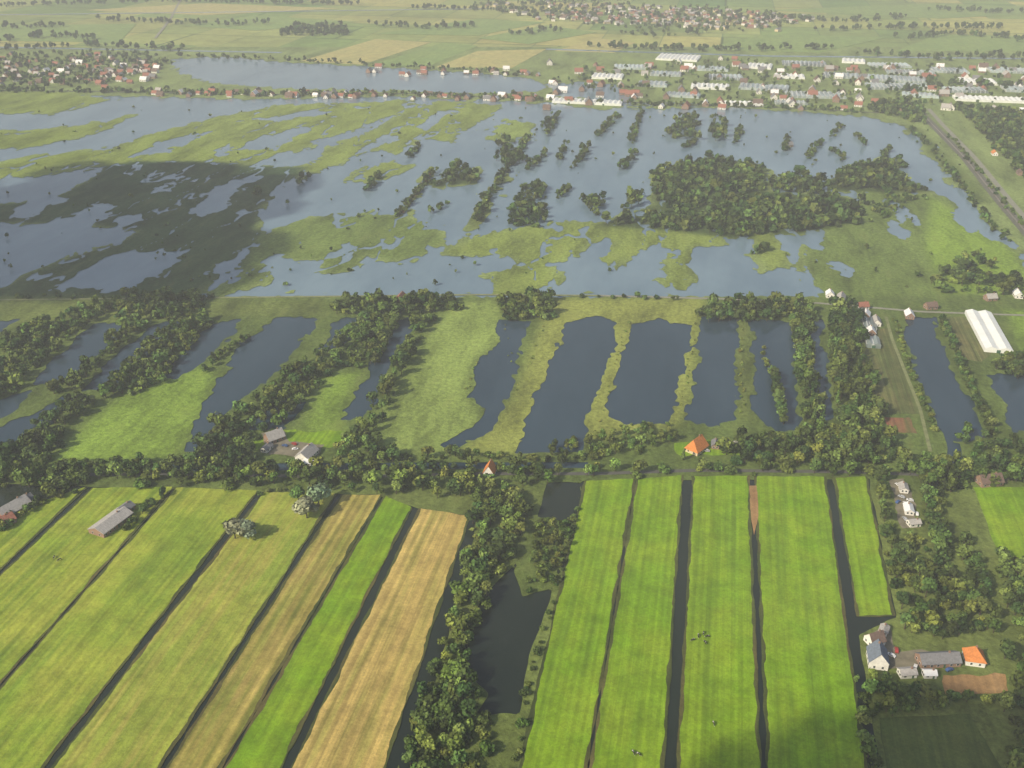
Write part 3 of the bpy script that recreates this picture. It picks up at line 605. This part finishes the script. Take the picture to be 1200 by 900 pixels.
# ------------------------------------------------------------------ cars
paints=[simple('car_paint_'+n,c,.3,.03,.5,.5) for n,c in (('white',(.75,.75,.75)),('silver',(.45,.46,.48)),('blue',(.05,.1,.25)),('red',(.35,.04,.03)))]
M_TYRE=simple('tyre',(.02,.02,.02))
def car_mesh(mt):
    parts=[]
    prof=[(-2.1,.35),(2.1,.35),(2.15,.75),(1.2,.95),(.5,1.42),(-1.1,1.45),(-1.8,1.0),(-2.15,.85)]
    v=[(x,-.82,z) for x,z in prof]+[(x,.82,z) for x,z in prof]; n=8
    parts.append((v,[tuple(range(n)),tuple(range(2*n-1,n-1,-1))]+[((i+1)%n,i,i+n,(i+1)%n+n) for i in range(n)],mt))
    for s in (-1,1): parts.append(([(-1.5,s*.83,1.0),(1.0,s*.83,1.0),(.45,s*.83,1.35),(-1.05,s*.83,1.38)],[(0,1,2,3)],M_GLASS))
    parts.append(([(1.16,-.7,.99),(1.16,.7,.99),(.54,.65,1.42),(.54,-.65,1.42)],[(0,1,2,3)],M_GLASS))
    for x in (-1.35,1.35):
        for y in (-.85,.65):
            r=[(x+.33*math.cos(k*math.pi/5),yy,.33+.33*math.sin(k*math.pi/5)) for yy in (y,y+.2) for k in range(10)]
            parts.append((r,[tuple(range(10)),tuple(range(19,9,-1))]+[(k,(k+1)%10,(k+1)%10+10,k+10) for k in range(10)],M_TYRE))
    return build('parked_car',parts)
cm=[car_mesh(p) for p in paints]
for i,(u,v_) in enumerate([(1052,570),(1056,584),(1052,590),(1060,592),(1074,604),(1060,610),(1066,588),(1050,764),(1072,784),(1044,770),(334,524),(345,522),(346,528),(828,530),(1112,787)]):
    place('parked_car',cm[i%4] if i%3 else cm[0],u,v_,random.uniform(0,180),.75)
# ------------------------------------------------------------------ cows
def cow_mesh(mat):
    J=[(-.95,0,1.25,.30,.30),(-.4,0,1.2,.36,.40),(.2,0,1.18,.36,.42),(.75,0,1.25,.30,.36),(1.15,0,1.05,.17,.22),(1.45,0,.62,.15,.16),(1.6,0,.28,.10,.10),
       (-.95,.2,.85,.16,.2),(-1.08,.22,.5,.08,.08),(-1.0,.22,0,.07,.07),(-.95,-.2,.85,.16,.2),(-1.08,-.22,.5,.08,.08),(-.95,-.22,0,.07,.07),
       (.72,.2,.8,.12,.14),(.72,.2,.42,.07,.07),(.75,.2,0,.06,.06),(.72,-.2,.8,.12,.14),(.74,-.2,.42,.07,.07),(.68,-.2,0,.06,.06),(-1.25,0,1.2,.05,.05),(-1.3,0,.6,.03,.03)]
    E=[(0,1),(1,2),(2,3),(3,4),(4,5),(5,6),(0,7),(7,8),(8,9),(0,10),(10,11),(11,12),(3,13),(13,14),(14,15),(3,16),(16,17),(17,18),(0,19),(19,20)]
    me=bpy.data.meshes.new('cow_cage'); me.from_pydata([j[:3] for j in J],E,[]); o=link(bpy.data.objects.new('cow_cage',me))
    o.modifiers.new('s','SKIN')
    for i,j in enumerate(J): me.skin_vertices[0].data[i].radius=(j[3],j[4])
    me.skin_vertices[0].data[1].use_root=True
    o.modifiers.new('u','SUBSURF').levels=1
    bpy.context.view_layer.update(); dg=bpy.context.evaluated_depsgraph_get(); out=bpy.data.meshes.new_from_object(o.evaluated_get(dg)); out.name='cow'
    bpy.data.objects.remove(o); out.materials.clear(); out.materials.append(mat); return out
m,nt,b=newmat('cow_hide'); tc=N(nt,'ShaderNodeTexCoord'); nn=N(nt,'ShaderNodeTexNoise'); nn.inputs['Scale'].default_value=1.3; nt.links.new(tc.outputs['Object'],nn.inputs['Vector'])
nt.links.new(mixc(nt,remap(nt,nn.outputs['Fac'],.52,.55,0,1),(.02,.018,.016),(.5,.48,.44)),b.inputs['Base Color'])
try:
    cow=cow_mesh(m)
    for u,v_ in [(824,744),(829,748),(818,747),(742,884),(748,886),(836,850),(812,752),(70,658),(64,655),(826,755)]: place('cow',cow,u,v_,random.uniform(0,360),.62)
except Exception as e: print('COW',e)
# ------------------------------------------------------------------ sun, sky, cloud, haze
SUN_EL=math.radians(36); sx,sy=-.80,-.60
sd=Vector((sx*math.cos(SUN_EL),sy*math.cos(SUN_EL),math.sin(SUN_EL)))
sl=bpy.data.lights.new('sun','SUN'); sl.energy=5.0; sl.angle=math.radians(.5); sl.color=(1,.91,.70)
so=link(bpy.data.objects.new('sun',sl)); so.rotation_euler=sd.to_track_quat('Z','Y').to_euler(); so.location=(0,0,1500)
w=bpy.data.worlds.new('World'); S.world=w; w.use_nodes=True; nt=w.node_tree; bg=nt.nodes['Background']
sk=nt.nodes.new('ShaderNodeTexSky'); sk.sky_type='NISHITA'; sk.sun_disc=False; sk.sun_elevation=SUN_EL; sk.sun_rotation=math.atan2(sx,sy)
sk.dust_density=3; sk.ozone_density=1.0
nt.links.new(sk.outputs[0],bg.inputs[0]); bg.inputs[1].default_value=.125
m_c,nt2,b2_=newmat('cloud_white'); b2_.inputs['Base Color'].default_value=(.9,.9,.9,1)
def cloud(px,alt=900,n=60,r=(45,85)):
    p=PP(px); a=np.array(p); off=sd*(alt/sd.z); bm=bmesh.new(); k=0
    for tries in range(9000):
        if k>=n: break
        x=random.uniform(a[:,0].min(),a[:,0].max()); y=random.uniform(a[:,1].min(),a[:,1].max())
        if sdf(p,np.array([x]),np.array([y]))[0]<r[0]*.5: continue
        R=random.uniform(*r); g=bmesh.ops.create_icosphere(bm,subdivisions=3,radius=1)
        for v in g['verts']:
            d=v.co.copy(); q=1+.35*noise.noise(d*2+Vector((k,0,0)))+.2*noise.noise(d*5+Vector((k,3,0)))
            v.co=Vector((x+off.x+d.x*R*q,y+off.y+d.y*R*q,alt+d.z*R*.4*q))
        k+=1
    me=bpy.data.meshes.new('cloud'); bm.to_mesh(me); bm.free(); me.materials.append(m_c); link(bpy.data.objects.new('cloud',me))
cloud([(-300,350),(-300,215),(80,198),(200,194),(350,200),(345,225),(315,250),(335,285),(300,310),(250,345)],900,240,(28,56))
cloud([(830,930),(860,880),(920,860),(1010,870),(1060,840),(1250,800),(1300,1100),(800,1100)],900,34,(14,30))
hm=bpy.data.materials.new('haze_air'); hm.use_nodes=True; nt=hm.node_tree; nt.nodes.clear()
vsn=nt.nodes.new('ShaderNodeVolumeScatter'); vsn.inputs['Color'].default_value=(.92,.97,1,1); vsn.inputs['Density'].default_value=.00019; vsn.inputs['Anisotropy'].default_value=0
ou=nt.nodes.new('ShaderNodeOutputMaterial'); nt.links.new(vsn.outputs[0],ou.inputs['Volume'])
me=bpy.data.meshes.new('haze'); hv,hf=box(-12000,12000,-3000,16000,-3,600); me.from_pydata(hv,[],hf); me.materials.append(hm); link(bpy.data.objects.new('haze',me))
# ------------------------------------------------------------------ camera
cam=bpy.data.cameras.new('camera'); cam.sensor_width=36; cam.lens=36*F/1200; cam.clip_start=1; cam.clip_end=80000
co=link(bpy.data.objects.new('camera',cam)); co.location=(0,0,H); co.rotation_euler=(math.pi/2-PITCH,0,0); S.camera=co
S.view_settings.view_transform='Standard'; S.view_settings.look='None'; S.view_settings.exposure=0
print('TREES',TOT)
